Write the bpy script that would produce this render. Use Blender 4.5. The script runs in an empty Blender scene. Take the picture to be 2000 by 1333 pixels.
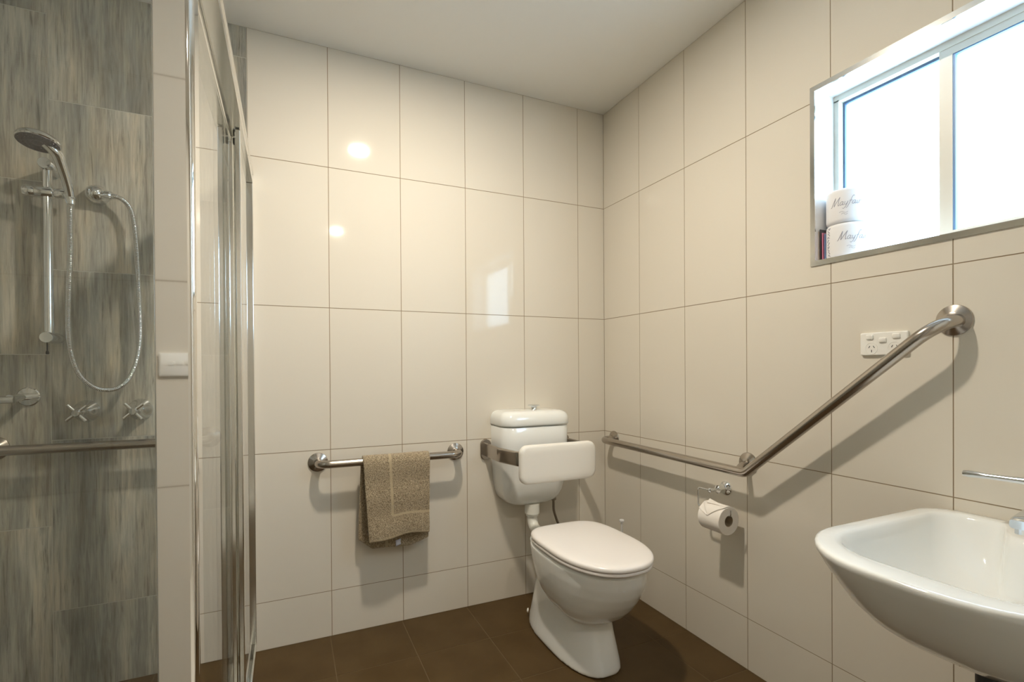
import bpy, bmesh, math, random
from mathutils import Vector, Matrix
random.seed(7)
S = bpy.context.scene
C = S.collection
PI = math.pi

# ---------------------------------------------------------------- camera
CAM = Vector((-1.5606, -2.2356, 1.1346))
yaw, pitch, roll = .425, -.0052, -.0063
fw = Vector((math.sin(yaw)*math.cos(pitch), math.cos(yaw)*math.cos(pitch), math.sin(pitch)))
rt = Vector((math.cos(yaw), -math.sin(yaw), 0)); up = rt.cross(fw)
r2 = rt*math.cos(roll)+up*math.sin(roll); u2 = -rt*math.sin(roll)+up*math.cos(roll)
cam = bpy.data.cameras.new('camera'); co = bpy.data.objects.new('camera', cam); C.objects.link(co)
co.matrix_world = Matrix(((r2.x, u2.x, -fw.x, CAM.x), (r2.y, u2.y, -fw.y, CAM.y), (r2.z, u2.z, -fw.z, CAM.z), (0, 0, 0, 1)))
cam.sensor_fit = 'HORIZONTAL'; cam.sensor_width = 36; cam.lens = 967.72*36/2000
cam.shift_y = 58.56/2000; cam.clip_start = .01
S.camera = co
# ---------------------------------------------------------------- world, light, exposure
W = bpy.data.worlds.new('daylight'); S.world = W; W.use_nodes = True
bg = W.node_tree.nodes['Background']; bg.inputs[0].default_value = (.60, .80, 1, 1); bg.inputs[1].default_value = 12.0
S.view_settings.view_transform = 'Standard'; S.view_settings.look = 'None'
S.view_settings.gamma = 1; S.view_settings.use_curve_mapping = False
S.view_settings.exposure = 0.0
S.cycles.use_denoising = True
S.cycles.max_bounces = 14; S.cycles.diffuse_bounces = 7; S.cycles.glossy_bounces = 7; S.cycles.transparent_max_bounces = 24
S.cycles.caustics_reflective = True; S.cycles.blur_glossy = .6
S.cycles.sample_clamp_indirect = 4
MAIN = (-1.15, -.945, 2.482)
LIGHTS = [(MAIN, 26.5), ((-1.117, -2.888, 2.482), 12.0)]
LCOL = (1, .89, .735)
def portal(loc, sx, sy, rot):
    l = bpy.data.lights.new('daylight_portal', 'AREA'); l.shape = 'RECTANGLE'; l.size = sx; l.size_y = sy
    l.cycles.is_portal = True
    o = bpy.data.objects.new('daylight_portal', l); C.objects.link(o); o.location = loc; o.rotation_euler = rot
portal((.19, -1.6125, 1.755), .62, .94, (0, PI/2, 0))

# ---------------------------------------------------------------- materials
def mat(name, col=(.8, .8, .8), rough=.5, metal=0, coat=0, spec=None, trans=0, ior=None, sub=0):
    m = bpy.data.materials.new(name); m.use_nodes = True
    b = m.node_tree.nodes['Principled BSDF']
    b.inputs['Base Color'].default_value = (*col, 1); b.inputs['Roughness'].default_value = rough
    b.inputs['Metallic'].default_value = metal; b.inputs['Coat Weight'].default_value = coat
    b.inputs['Coat Roughness'].default_value = .03
    if spec is not None: b.inputs['Specular IOR Level'].default_value = spec
    if ior: b.inputs['IOR'].default_value = ior
    b.inputs['Transmission Weight'].default_value = trans
    return m
def nodes(m): return m.node_tree.nodes, m.node_tree.links, m.node_tree.nodes['Principled BSDF']
def N(ns, t, **kw):
    n = ns.new(t)
    for k, v in kw.items():
        if k.startswith('i_'): n.inputs[k[2:]].default_value = v
        else: setattr(n, k, v)
    return n
def noise_bump(m, scale, strength, dist=.001, detail=4, stretch=None):
    ns, ls, b = nodes(m)
    tc = N(ns, 'ShaderNodeTexCoord'); mp = N(ns, 'ShaderNodeMapping')
    if stretch: mp.inputs['Scale'].default_value = stretch
    no = N(ns, 'ShaderNodeTexNoise'); no.inputs['Scale'].default_value = scale; no.inputs['Detail'].default_value = detail
    bu = N(ns, 'ShaderNodeBump'); bu.inputs['Strength'].default_value = strength; bu.inputs['Distance'].default_value = dist
    ls.new(tc.outputs['Object'], mp.inputs[0]); ls.new(mp.outputs[0], no.inputs[0])
    ls.new(no.outputs[0], bu.inputs['Height']); ls.new(bu.outputs[0], b.inputs['Normal'])
    return no
def vary(m, a, bcol, scale, detail=3, lo=.35, hi=.65, stretch=None):
    ns, ls, b = nodes(m)
    tc = N(ns, 'ShaderNodeTexCoord'); mp = N(ns, 'ShaderNodeMapping')
    if stretch: mp.inputs['Scale'].default_value = stretch
    no = N(ns, 'ShaderNodeTexNoise'); no.inputs['Scale'].default_value = scale; no.inputs['Detail'].default_value = detail
    cr = N(ns, 'ShaderNodeValToRGB'); cr.color_ramp.elements[0].position = lo; cr.color_ramp.elements[1].position = hi
    cr.color_ramp.elements[0].color = (*a, 1); cr.color_ramp.elements[1].color = (*bcol, 1)
    ls.new(tc.outputs['Object'], mp.inputs[0]); ls.new(mp.outputs[0], no.inputs[0]); ls.new(no.outputs[0], cr.inputs[0])
    ls.new(cr.outputs[0], b.inputs['Base Color'])

M = {}
M['tile'] = mat('glossy_cream_tile', (.71, .665, .58), .06, spec=.36); noise_bump(M['tile'], 3.0, .05, .004, 1)
M['grout'] = mat('brown_grout', (.30, .23, .15), .9)
M['floor_grout'] = mat('floor_grout', (.13, .09, .045), .9)
M['ceiling'] = mat('ceiling_paint', (.86, .85, .81), .9); noise_bump(M['ceiling'], 60, .05, .001)
M['plaster'] = mat('hall_plaster', (.7, .68, .62), .9)
M['floor'] = mat('brown_floor_tile', (.085, .055, .032), .5, spec=.25)
vary(M['floor'], (.072, .042, .014), (.090, .055, .021), 7, 6)
M['stone'] = mat('wood_grain_grey_tile', (.3, .28, .23), .22)
def stone_nodes(m):
    ns, ls, b = nodes(m)
    tc = N(ns, 'ShaderNodeTexCoord'); ge = N(ns, 'ShaderNodeNewGeometry')
    mul = N(ns, 'ShaderNodeMath', operation='MULTIPLY'); mul.inputs[1].default_value = 37
    add = N(ns, 'ShaderNodeVectorMath', operation='ADD')
    ls.new(ge.outputs['Random Per Island'], mul.inputs[0]); ls.new(tc.outputs['Object'], add.inputs[0]); ls.new(mul.outputs[0], add.inputs[1])
    def nz(scale, st, det, rough=.6, dist=0):
        mp = N(ns, 'ShaderNodeMapping'); mp.inputs['Scale'].default_value = st
        n = N(ns, 'ShaderNodeTexNoise'); n.inputs['Scale'].default_value = scale; n.inputs['Detail'].default_value = det
        n.inputs['Roughness'].default_value = rough; n.inputs['Distortion'].default_value = dist
        ls.new(add.outputs[0], mp.inputs[0]); ls.new(mp.outputs[0], n.inputs[0]); return n
    def ramp(src, stops):
        cr = N(ns, 'ShaderNodeValToRGB'); e = cr.color_ramp.elements
        e[0].position, e[0].color = stops[0][0], (*stops[0][1], 1); e[1].position, e[1].color = stops[-1][0], (*stops[-1][1], 1)
        for p, c in stops[1:-1]:
            x = e.new(p); x.color = (*c, 1)
        ls.new(src, cr.inputs[0]); return cr
    big = ramp(nz(5, (1.6, 1.6, .30), 3, .5, .6).outputs[0], [(.32, (.30, .30, .275)), (.47, (.41, .405, .36)), (.60, (.53, .515, .45)), (.72, (.60, .585, .515))])
    fine = ramp(nz(85, (1.3, 1.3, .075), 8, .7, .5).outputs[0], [(.30, (.30, .30, .30)), (.43, (.76, .76, .76)), (.60, (1.08, 1.07, 1.05)), (.78, (1.25, 1.23, 1.18))])
    mid = ramp(nz(17, (1.5, 1.5, .14), 5, .6, .8).outputs[0], [(.33, (.66, .66, .66)), (.5, (1, 1, 1)), (.68, (1.15, 1.10, 1.0))])
    warm = ramp(nz(9, (1.5, 1.5, .45), 3).outputs[0], [(.42, (1, 1, 1)), (.62, (1.08, 1.0, .92))])
    def mulc(a, c, f=1.0):
        x = N(ns, 'ShaderNodeMix', data_type='RGBA', blend_type='MULTIPLY'); x.inputs[0].default_value = f
        ls.new(a, x.inputs[6]); ls.new(c, x.inputs[7]); return x.outputs[2]
    o = mulc(mulc(mulc(big.outputs[0], fine.outputs[0], .8), mid.outputs[0], .75), warm.outputs[0], .7)
    ls.new(o, b.inputs['Base Color'])
stone_nodes(M['stone'])
M['stone_grout'] = mat('grey_grout', (.50, .48, .42), .9)
M['steel'] = mat('satin_stainless_steel', (.46, .42, .38), .22, 1)
M['chrome'] = mat('polished_chrome', (.78, .80, .82), .07, 1)
M['mirror_alu'] = mat('polished_bright_aluminium', (.95, .95, .95), .035, 1)
M['alu'] = mat('polished_aluminium', (.80, .80, .78), .13, 1)
M['darkchrome'] = mat('grey_rubber', (.10, .10, .11), .5)
M['ceramic'] = mat('white_vitreous_china', (.86, .88, .87), .09, coat=.5)
M['plastic'] = mat('white_plastic', (.82, .80, .76), .3)
M['seat'] = mat('white_seat_plastic', (.84, .81, .79), .22)
M['pad'] = mat('white_vinyl_padding', (.83, .81, .76), .42)
M['gpo'] = mat('white_switch_plastic', (.86, .85, .81), .3)
M['black'] = mat('black_plastic', (.015, .015, .015), .4)
M['slot'] = mat('dark_slot', (.05, .05, .05), .6)
M['paper'] = mat('tissue_paper', (.88, .84, .79), .95); noise_bump(M['paper'], 260, .25, .0005)
M['card'] = mat('cardboard_core', (.42, .34, .24), .9)
M['wrap'] = mat('paper_wrapper', (.80, .80, .82), .6)
M['ink'] = mat('grey_ink', (.34, .33, .38), .7)
M['winframe'] = mat('cream_aluminium_frame', (.72, .68, .58), .38)
M['seal'] = mat('blue_grey_seal', (.10, .17, .30), .5)
M['pipe'] = mat('white_pvc', (.80, .80, .74), .3)
M['hosegrey'] = mat('grey_braid', (.24, .20, .16), .35, .7)
M['tag'] = mat('care_tag_satin', (.62, .64, .74), .5)
M['pinkink'] = mat('pink_print', (.70, .22, .34), .5)
M['blueink'] = mat('blue_print', (.16, .26, .46), .5)
M['beige'] = mat('beige_card', (.72, .60, .52), .6)
M['brush'] = mat('clear_white_plastic', (.85, .85, .85), .25, trans=.3)
# towel
m = M['towel'] = mat('taupe_terry', (.40, .32, .21), 1.0, spec=.1)
def towel_nodes(m):
    ns, ls, b = nodes(m)
    uv = N(ns, 'ShaderNodeUVMap'); uv.uv_map = 'uv'; sp = N(ns, 'ShaderNodeSeparateXYZ'); ls.new(uv.outputs[0], sp.inputs[0])
    def band(out, c, w):
        s = N(ns, 'ShaderNodeMath', operation='SUBTRACT'); s.inputs[1].default_value = c; ls.new(out, s.inputs[0])
        a = N(ns, 'ShaderNodeMath', operation='ABSOLUTE'); ls.new(s.outputs[0], a.inputs[0])
        l = N(ns, 'ShaderNodeMath', operation='LESS_THAN'); l.inputs[1].default_value = w; ls.new(a.outputs[0], l.inputs[0]); return l.outputs[0]
    def op(o, a, c):
        x = N(ns, 'ShaderNodeMath', operation=o)
        for i, v in enumerate((a, c)):
            if isinstance(v, float): x.inputs[i].default_value = v
            else: ls.new(v, x.inputs[i])
        return x.outputs[0]
    # v = metres from the front hem, u = metres from the left edge
    above = op('GREATER_THAN', sp.outputs[1], .094)
    vert = op('MULTIPLY', band(sp.outputs[0], .111, .0055), above)
    right = op('GREATER_THAN', sp.outputs[0], .111)
    hor = op('MULTIPLY', band(sp.outputs[1], .094, .0048), right)
    hem = op('LESS_THAN', sp.outputs[1], .012)
    flat = op('MAXIMUM', op('MAXIMUM', vert, hor), op('MULTIPLY', hem, .6))
    tc = N(ns, 'ShaderNodeTexCoord'); no = N(ns, 'ShaderNodeTexNoise'); no.inputs['Scale'].default_value = 270; no.inputs['Detail'].default_value = 4
    ls.new(tc.outputs['Object'], no.inputs[0])
    cr = N(ns, 'ShaderNodeValToRGB'); cr.color_ramp.elements[0].position = .32; cr.color_ramp.elements[1].position = .68
    cr.color_ramp.elements[0].color = (.15, .115, .07, 1); cr.color_ramp.elements[1].color = (.54, .44, .30, 1); ls.new(no.outputs[0], cr.inputs[0])
    mx = N(ns, 'ShaderNodeMix', data_type='RGBA'); ls.new(flat, mx.inputs[0]); ls.new(cr.outputs[0], mx.inputs[6]); mx.inputs[7].default_value = (.45, .365, .24, 1)
    ls.new(mx.outputs[2], b.inputs['Base Color'])
    hgt = op('MULTIPLY', no.outputs[0], op('SUBTRACT', 1.0, flat))
    bu = N(ns, 'ShaderNodeBump'); bu.inputs['Strength'].default_value = .9; bu.inputs['Distance'].default_value = .004
    ls.new(hgt, bu.inputs['Height']); ls.new(bu.outputs[0], b.inputs['Normal'])
    b.inputs['Sheen Weight'].default_value = .3
towel_nodes(m)
# clear glass pane (each face of the solid pane reflects by Fresnel)
def pane_mat(name, tint, rough=0.0):
    m = bpy.data.materials.new(name); m.use_nodes = True
    ns, ls = m.node_tree.nodes, m.node_tree.links; ns.clear()
    out = N(ns, 'ShaderNodeOutputMaterial'); mx = N(ns, 'ShaderNodeMixShader'); fr = N(ns, 'ShaderNodeFresnel'); fr.inputs[0].default_value = 1.5
    # facing-independent Fresnel: flip the normal on back faces
    t = N(ns, 'ShaderNodeBsdfTransparent'); t.inputs[0].default_value = (*tint, 1)
    g = N(ns, 'ShaderNodeBsdfGlossy'); g.inputs['Roughness'].default_value = rough; g.inputs[0].default_value = (1, 1, 1, 1)
    ge = N(ns, 'ShaderNodeNewGeometry'); inv = N(ns, 'ShaderNodeMath', operation='DIVIDE'); inv.inputs[0].default_value = 1
    # back faces: Blender inverts the IOR inside; give it the reciprocal so the fresnel stays that of air to glass
    cmb = N(ns, 'ShaderNodeMix', data_type='FLOAT'); cmb.inputs[2].default_value = 1.5; cmb.inputs[3].default_value = 1/1.5
    ls.new(ge.outputs['Backfacing'], cmb.inputs[0]); ls.new(cmb.outputs[0], fr.inputs[0])
    ls.new(fr.outputs[0], mx.inputs[0]); ls.new(t.outputs[0], mx.inputs[1]); ls.new(g.outputs[0], mx.inputs[2]); ls.new(mx.outputs[0], out.inputs[0])
    return m
M['glass'] = pane_mat('clear_shower_glass', (.975, .985, .98))
# frosted window glass
m = M['frost'] = bpy.data.materials.new('frosted_window_glass'); m.use_nodes = True
ns, ls = m.node_tree.nodes, m.node_tree.links; ns.clear()
o_ = N(ns, 'ShaderNodeOutputMaterial'); mx = N(ns, 'ShaderNodeMixShader'); mx.inputs[0].default_value = .5
t_ = N(ns, 'ShaderNodeBsdfTransparent'); t_.inputs[0].default_value = (.9, .95, .97, 1); tl = N(ns, 'ShaderNodeBsdfTranslucent'); tl.inputs[0].default_value = (.85, .9, .92, 1)
ls.new(t_.outputs[0], mx.inputs[1]); ls.new(tl.outputs[0], mx.inputs[2]); ls.new(mx.outputs[0], o_.inputs[0])
m = M['lamp'] = bpy.data.materials.new('lamp_diffuser'); m.use_nodes = True
b = m.node_tree.nodes['Principled BSDF']; b.inputs['Emission Color'].default_value = (1, .86, .66, 1); b.inputs['Emission Strength'].default_value = 60

# ---------------------------------------------------------------- mesh helpers
def obj(name, bm, m, parent=None, loc=None, smooth=35):
    me = bpy.data.meshes.new(name)
    bmesh.ops.remove_doubles(bm, verts=bm.verts, dist=1e-6)
    if smooth is not None:
        bmesh.ops.recalc_face_normals(bm, faces=bm.faces)
        for f in bm.faces: f.smooth = True
    bm.to_mesh(me); bm.free()
    if smooth is not None: me.set_sharp_from_angle(angle=math.radians(smooth))
    for x in (m if isinstance(m, (list, tuple)) else [m]): me.materials.append(x)
    o = bpy.data.objects.new(name, me); C.objects.link(o)
    if parent is not None:
        o.parent = parent; o.matrix_parent_inverse = Matrix.Translation(-parent.location)
    return o
def thing(name, label, cat, loc, group=None):
    o = bpy.data.objects.new(name, None); C.objects.link(o); o.location = loc; o.empty_display_size = .05
    o['label'] = label; o['category'] = cat
    if group: o['group'] = group
    return o
def tag(o, label, cat, group=None):
    o['label'] = label; o['category'] = cat
    if group: o['group'] = group
    return o
def B(): return bmesh.new()
def box(bm, a, b, mi=0):
    x0, y0, z0 = [min(a[i], b[i]) for i in range(3)]; x1, y1, z1 = [max(a[i], b[i]) for i in range(3)]
    v = [bm.verts.new(p) for p in ((x0, y0, z0), (x1, y0, z0), (x1, y1, z0), (x0, y1, z0), (x0, y0, z1), (x1, y0, z1), (x1, y1, z1), (x0, y1, z1))]
    fs = []
    for q in ((3, 2, 1, 0), (4, 5, 6, 7), (0, 1, 5, 4), (1, 2, 6, 5), (2, 3, 7, 6), (3, 0, 4, 7)):
        f = bm.faces.new([v[i] for i in q]); f.material_index = mi; fs.append(f)
    return v
def bbox(bm, a, b, bev=.002, seg=2):
    t = bmesh.new(); box(t, a, b)
    bmesh.ops.bevel(t, geom=t.edges[:], offset=bev, segments=seg, profile=.5, affect='EDGES')
    me = bpy.data.meshes.new('t'); t.to_mesh(me); t.free(); bm.from_mesh(me); bpy.data.meshes.remove(me)
def frame_of(d):
    d = Vector(d).normalized(); a = Vector((0, 0, 1)) if abs(d.z) < .9 else Vector((1, 0, 0))
    x = a.cross(d).normalized(); return x, d.cross(x), d
def lathe(bm, prof, origin, axis, seg=40, mi=0, xdir=None):
    """prof: (radius, distance along axis)"""
    x, y, d = frame_of(axis); o = Vector(origin); rings = []
    for r, h in prof:
        if r < 1e-6: rings.append([bm.verts.new(o+d*h)])
        else: rings.append([bm.verts.new(o+d*h+(x*math.cos(2*PI*i/seg)+y*math.sin(2*PI*i/seg))*r) for i in range(seg)])
    for A, Bq in zip(rings, rings[1:]):
        for i in range(seg):
            j = (i+1) % seg
            if len(A) == 1 and len(Bq) == 1: continue
            if len(A) == 1: f = bm.faces.new((A[0], Bq[i], Bq[j]))
            elif len(Bq) == 1: f = bm.faces.new((A[i], A[j], Bq[0]))
            else: f = bm.faces.new((A[i], A[j], Bq[j], Bq[i]))
            f.material_index = mi
def fillet(pts, rad, n=8):
    P = [Vector(p) for p in pts]; out = [P[0]]
    for i in range(1, len(P)-1):
        r = rad[i-1] if isinstance(rad, (list, tuple)) else rad
        a = (P[i-1]-P[i]).normalized(); b = (P[i+1]-P[i]).normalized(); ang = a.angle(b)
        if r <= 0 or ang > PI-.01: out.append(P[i]); continue
        t = r/math.tan(ang/2); c = P[i]+(a+b).normalized()*(r/math.sin(ang/2))
        s = P[i]+a*t-c; e = P[i]+b*t-c; tot = s.angle(e); ax = s.cross(e).normalized()
        for k in range(n+1): out.append(c+Matrix.Rotation(tot*k/n, 3, ax) @ s)
    out.append(P[-1]); return out
def catmull(pts, n=8):
    P = [Vector(p) for p in pts]; P = [2*P[0]-P[1]]+P+[2*P[-1]-P[-2]]; out = []
    for i in range(1, len(P)-2):
        for k in range(n):
            t = k/n; a, b, c, d = P[i-1:i+3]
            out.append(.5*((2*b)+(-a+c)*t+(2*a-5*b+4*c-d)*t*t+(-a+3*b-3*c+d)*t**3))
    out.append(P[-2]); return out
def tube(bm, path, r, seg=20, cap=True, prof=None, mi=0):
    """sweep circle (or prof: list of 2d points, first axis horizontal) along path; r may be a list"""
    P = [Vector(p) for p in path]; T = []
    for i in range(len(P)):
        a = P[max(i-1, 0)]; b = P[min(i+1, len(P)-1)]; T.append((b-a).normalized())
    x, y, _ = frame_of(T[0]); rings = []
    for i, (p, t) in enumerate(zip(P, T)):
        if i:
            q = T[i-1].rotation_difference(t); x = (q @ x); x = (x-t*x.dot(t)).normalized(); y = t.cross(x)
        rr = r[i] if isinstance(r, (list, tuple)) else r
        pr = prof or [(math.cos(2*PI*k/seg), math.sin(2*PI*k/seg)) for k in range(seg)]
        rings.append([bm.verts.new(p+x*(a*rr)+y*(b_*rr)) for a, b_ in pr])
    n = len(rings[0])
    for A, Bq in zip(rings, rings[1:]):
        for k in range(n):
            f = bm.faces.new((A[k], A[(k+1) % n], Bq[(k+1) % n], Bq[k])); f.material_index = mi
    if cap:
        bm.faces.new(rings[0][::-1]).material_index = mi; bm.faces.new(rings[-1]).material_index = mi
def loft(bm, rings, cap0=True, cap1=True, mi=0):
    R_ = [[bm.verts.new(p) for p in r] for r in rings]; n = len(R_[0])
    for A, Bq in zip(R_, R_[1:]):
        for k in range(n):
            f = bm.faces.new((A[k], A[(k+1) % n], Bq[(k+1) % n], Bq[k])); f.material_index = mi
    if cap0: bm.faces.new(R_[0][::-1]).material_index = mi
    if cap1: bm.faces.new(R_[-1]).material_index = mi
    return R_
def rrect(w, h, r, n=6):
    """rounded rectangle outline centred on 0, half sizes w,h"""
    r = min(r, w*.999, h*.999); o = []
    for cx, cy, a0 in ((w-r, h-r, 0), (-w+r, h-r, PI/2), (-w+r, -h+r, PI), (w-r, -h+r, 3*PI/2)):
        for k in range(n+1):
            a = a0+PI/2*k/n; o.append((cx+r*math.cos(a), cy+r*math.sin(a)))
    return o

# ---------------------------------------------------------------- tiled walls
def rects_minus(r, hole):
    x0, y0, x1, y1 = r; a, b, c, d = hole
    if x1 <= a or x0 >= c or y1 <= b or y0 >= d: return [r]
    out = []
    if x0 < a: out.append((x0, y0, a, y1))
    if x1 > c: out.append((c, y0, x1, y1))
    m0, m1 = max(x0, a), min(x1, c)
    if y0 < b: out.append((m0, y0, m1, b))
    if y1 > d: out.append((m0, d, m1, y1))
    return out
def tiled(name, P, cells, extent, hole=None, gap=.0028, mats=(M['grout'], M['tile']), back=.14):
    """P(u, v, n) -> world, n = out of the wall into the room; the tile face lies at n = 0"""
    bm = B()
    def bx(u0, v0, u1, v1, n0, n1, mi):
        p, q = P(u0, v0, n0), P(u1, v1, n1); box(bm, p, q, mi)
    for r in (rects_minus(extent, hole) if hole else [extent]): bx(*r, -back, -.0009, 0)
    g = gap/2
    for u0, v0, u1, v1 in cells:
        for r in (rects_minus((u0+g, v0+g, u1-g, v1-g), hole) if hole else [(u0+g, v0+g, u1-g, v1-g)]):
            if r[2]-r[0] > 1e-4 and r[3]-r[1] > 1e-4: bx(*r, -.004, 0, 1)
    o = obj(name, bm, list(mats), smooth=None); o['kind'] = 'structure'; return o
def cellgrid(us, vs): return [(us[i], vs[j], us[i+1], vs[j+1]) for i in range(len(us)-1) for j in range(len(vs)-1)]
H = 2.5
vs = [0.0, .193, .795, 1.396, 1.992, H]
usb = [-1.7, -1.3975, -1.0935, -.787, -.480, -.163, 0]
tiled('wall_back', lambda u, v, n: (u, -n, v), cellgrid(usb, vs), (-1.7, 0, .14, H))
# grey wood-look tiles in the shower: half-offset columns
vg1 = [0, .294, .893, 1.490, 2.082, H]; vg2 = [0, .594, 1.193, 1.792, 2.377, H]
def grey_cells(cols): return [(a, v[j], b, v[j+1]) for a, b, v in cols for j in range(len(v)-1)]
tiled('wall_shower_back', lambda u, v, n: (u, -n, v), grey_cells([(-2.62, -2.313, vg2), (-2.313, -2.005, vg1), (-2.005, -1.7, vg2)]), (-2.76, 0, -1.7, H),
      mats=(M['stone_grout'], M['stone']), gap=.003)
ly = [-2.26, -1.925, -1.62, -1.315, -1.01, -.705, -.40, 0]
tiled('wall_left', lambda u, v, n: (-2.62+n, u, v), grey_cells([(ly[i], ly[i+1], vg1 if i % 2 else vg2) for i in range(7)]), (-2.40, 0, 0, H),
      mats=(M['stone_grout'], M['stone']), gap=.003)
WY0, WY1, WZ0, WZ1 = -2.06, -1.165, 1.463, 2.038
usr = [-2.4, -2.16, -1.855, -1.542, -1.228, -.912, -.597, -.296, 0]
tiled('wall_right', lambda u, v, n: (-n, u, v), cellgrid(usr, vs), (-2.40, 0, 0, H), hole=(WY0, WZ0, WY1, WZ1), back=.16)
# wall behind the camera with the doorway the picture is taken from
FY = -2.262; D0, D1, DH = -1.775, -.83, 2.44
usf = [-2.62, -2.32, -2.02, -1.715, -1.41, -1.105, -.80, -.49, -.18, 0]
tiled('wall_front', lambda u, v, n: (u, FY+n, v), cellgrid(usf, vs), (-2.62, 0, 0, H), hole=(D0, -.01, D1, DH), back=.10)
# ceiling, floor
bm = B(); box(bm, (-2.76, -2.42, H), (.16, .14, H+.1)); o = obj('ceiling', bm, M['ceiling'], smooth=None); o['kind'] = 'structure'
fx = [-2.62, -2.325, -2.02, -1.715, -1.405, -1.10, -.795, -.487, -.18, 0]; fy = [FY, -2.13, -1.825, -1.52, -1.215, -.91, -.605, -.30, 0]
tiled('floor', lambda u, v, n: (u, v, n), cellgrid(fx, fy), (-2.76, -2.42, .14, .14), mats=(M['floor_grout'], M['floor']), gap=.004, back=.1)
# hall beyond the doorway
bm = B()
for a, b_ in (((-2.76, -3.7, -.1), (.16, -2.42, 0)), ((-2.76, -3.7, H), (.16, -2.42, H+.1)), ((-2.76, -3.8, -.1), (.16, -3.7, H+.1)),
              ((-2.86, -3.8, -.1), (-2.76, -2.42, H+.1)), ((.16, -3.8, -.1), (.26, -2.42, H+.1))): box(bm, a, b_)
o = obj('wall_hall', bm, M['plaster'], smooth=None); o['kind'] = 'structure'
# door lining
bm = B(); box(bm, (D0, FY-.11, 0), (D0+.018, FY+.006, DH)); box(bm, (D1-.018, FY-.11, 0), (D1, FY+.006, DH)); box(bm, (D0, FY-.11, DH-.018), (D1, FY+.006, DH))
o = obj('door_1', bm, M['gpo'], smooth=None); o['kind'] = 'structure'

# ---------------------------------------------------------------- window
win = bpy.data.objects.new('window_1', None); C.objects.link(win); win.location = (.12, -1.61, WZ0); win['kind'] = 'structure'
def part(n, bm, m, p=win, smooth=None): return obj(n, bm, m, p, smooth=smooth)
# tiled reveal
bm = B()
box(bm, (.001, WY0, WZ0), (.15, WY1, WZ0+.012)); box(bm, (.001, WY0, WZ1-.012), (.15, WY1, WZ1))
box(bm, (.001, WY1-.012, WZ0+.012), (.15, WY1, WZ1-.012)); box(bm, (.001, WY0, WZ0+.012), (.15, WY0+.012, WZ1-.012))
part('reveal_tiles', bm, mat('white_reveal_tile', (.84, .84, .84), .12))
# edge trim (aluminium angle)
bm = B(); e = .0135
for a, b_ in (((-.004, WY0-.002, WZ0-.003), (.001, WY1+.002, WZ0+e)), ((-.004, WY0-.002, WZ1-e), (.001, WY1+.002, WZ1+.003)),
              ((-.004, WY1-e, WZ0+e), (.001, WY1+.002, WZ1-e)), ((-.004, WY0-.002, WZ0+e), (.001, WY0+e, WZ1-e))): box(bm, a, b_)
part('edge_trim', bm, M['alu'])
iy0, iy1, iz0, iz1 = WY0+.012, WY1-.012, WZ0+.012, WZ1-.012
bm = B()   # outer frame
fr = .016
box(bm, (.095, iy0, iz0), (.15, iy1, iz0+fr)); box(bm, (.095, iy0, iz1-fr-.004), (.15, iy1, iz1)); box(bm, (.095, iy1-fr, iz0+fr), (.15, iy1, iz1-fr)); box(bm, (.095, iy0, iz0+fr), (.15, iy0+fr, iz1-fr))
part('outer_frame', bm, M['winframe'])
my = -1.468
# left fixed light
bm = B(); box(bm, (.126, my, iz0+fr), (.131, iy1-fr, iz1-fr)); fixed = part('fixed_pane', bm, M['frost'])
bm = B(); box(bm, (.118, my, iz1-fr-.012), (.139, iy1-fr, iz1-fr-.004)); box(bm, (.118, iy1-fr-.006, iz0+fr), (.139, iy1-fr, iz1-fr-.012)); part('pane_seal', bm, M['seal'], fixed)
# sliding sash, nearer track
sash = bpy.data.objects.new('sliding_sash', None); C.objects.link(sash); sash.parent = win; sash.matrix_parent_inverse = Matrix.Translation(-win.location); sash.location = (.105, -1.75, iz0)
def spart(n, bm, m):
    o = obj(n, bm, m, smooth=None); o.parent = sash; o.matrix_parent_inverse = Matrix.Translation(-Vector((.105, -1.75, iz0))); return o
bm = B(); box(bm, (.097, my-.030, iz0+.01), (.122, my, iz1-.012)); box(bm, (.097, iy0+.01, iz0+.008), (.122, my-.030, iz0+.030)); box(bm, (.097, iy0+.01, iz1-.040), (.122, my-.030, iz1-.012)); box(bm, (.097, iy0+.01, iz0+.03), (.122, iy0+.04, iz1-.04))
sf = spart('sash_frame', bm, M['winframe'])
bm = B(); box(bm, (.108, iy0+.04, iz0+.03), (.113, my-.030, iz1-.04)); spart('sash_pane', bm, M['frost'])
bm = B(); box(bm, (.099, my-.036, iz0+.03), (.119, my-.030, iz1-.04)); box(bm, (.099, iy0+.04, iz1-.044), (.119, my-.036, iz1-.04)); spart('sash_seal', bm, mat('blue_seal', (.16, .30, .52), .4))

# ---------------------------------------------------------------- ceiling lights
def downlight(loc, power, label):
    x, y, z = loc
    t = thing('ceiling_light', label, 'light', (x, y, H), 'recessed ceiling downlights')
    bm = B(); lathe(bm, [(.040, 0), (.052, 0), (.054, -.004), (.050, -.008), (.040, -.008), (.040, 0)], (x, y, H), (0, 0, 1)); obj('trim_ring', bm, M['gpo'], t)
    bm = B(); lathe(bm, [(0, -.001), (.040, -.001), (.040, -.003), (0, -.003)], (x, y, H), (0, 0, 1)); obj('diffuser', bm, M['lamp'], t)
    l = bpy.data.lights.new('downlight', 'AREA'); l.shape = 'DISK'; l.size = .10; l.energy = power; l.color = LCOL
    o = bpy.data.objects.new('lamp_light', l); C.objects.link(o); o.parent = t; o.location = (0, 0, -.012)
for (loc, pw), lb in zip(LIGHTS, ('round recessed downlight in the ceiling in front of the towel rail', 'round recessed downlight in the hall ceiling beyond the doorway')): downlight(loc, pw, lb)

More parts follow.
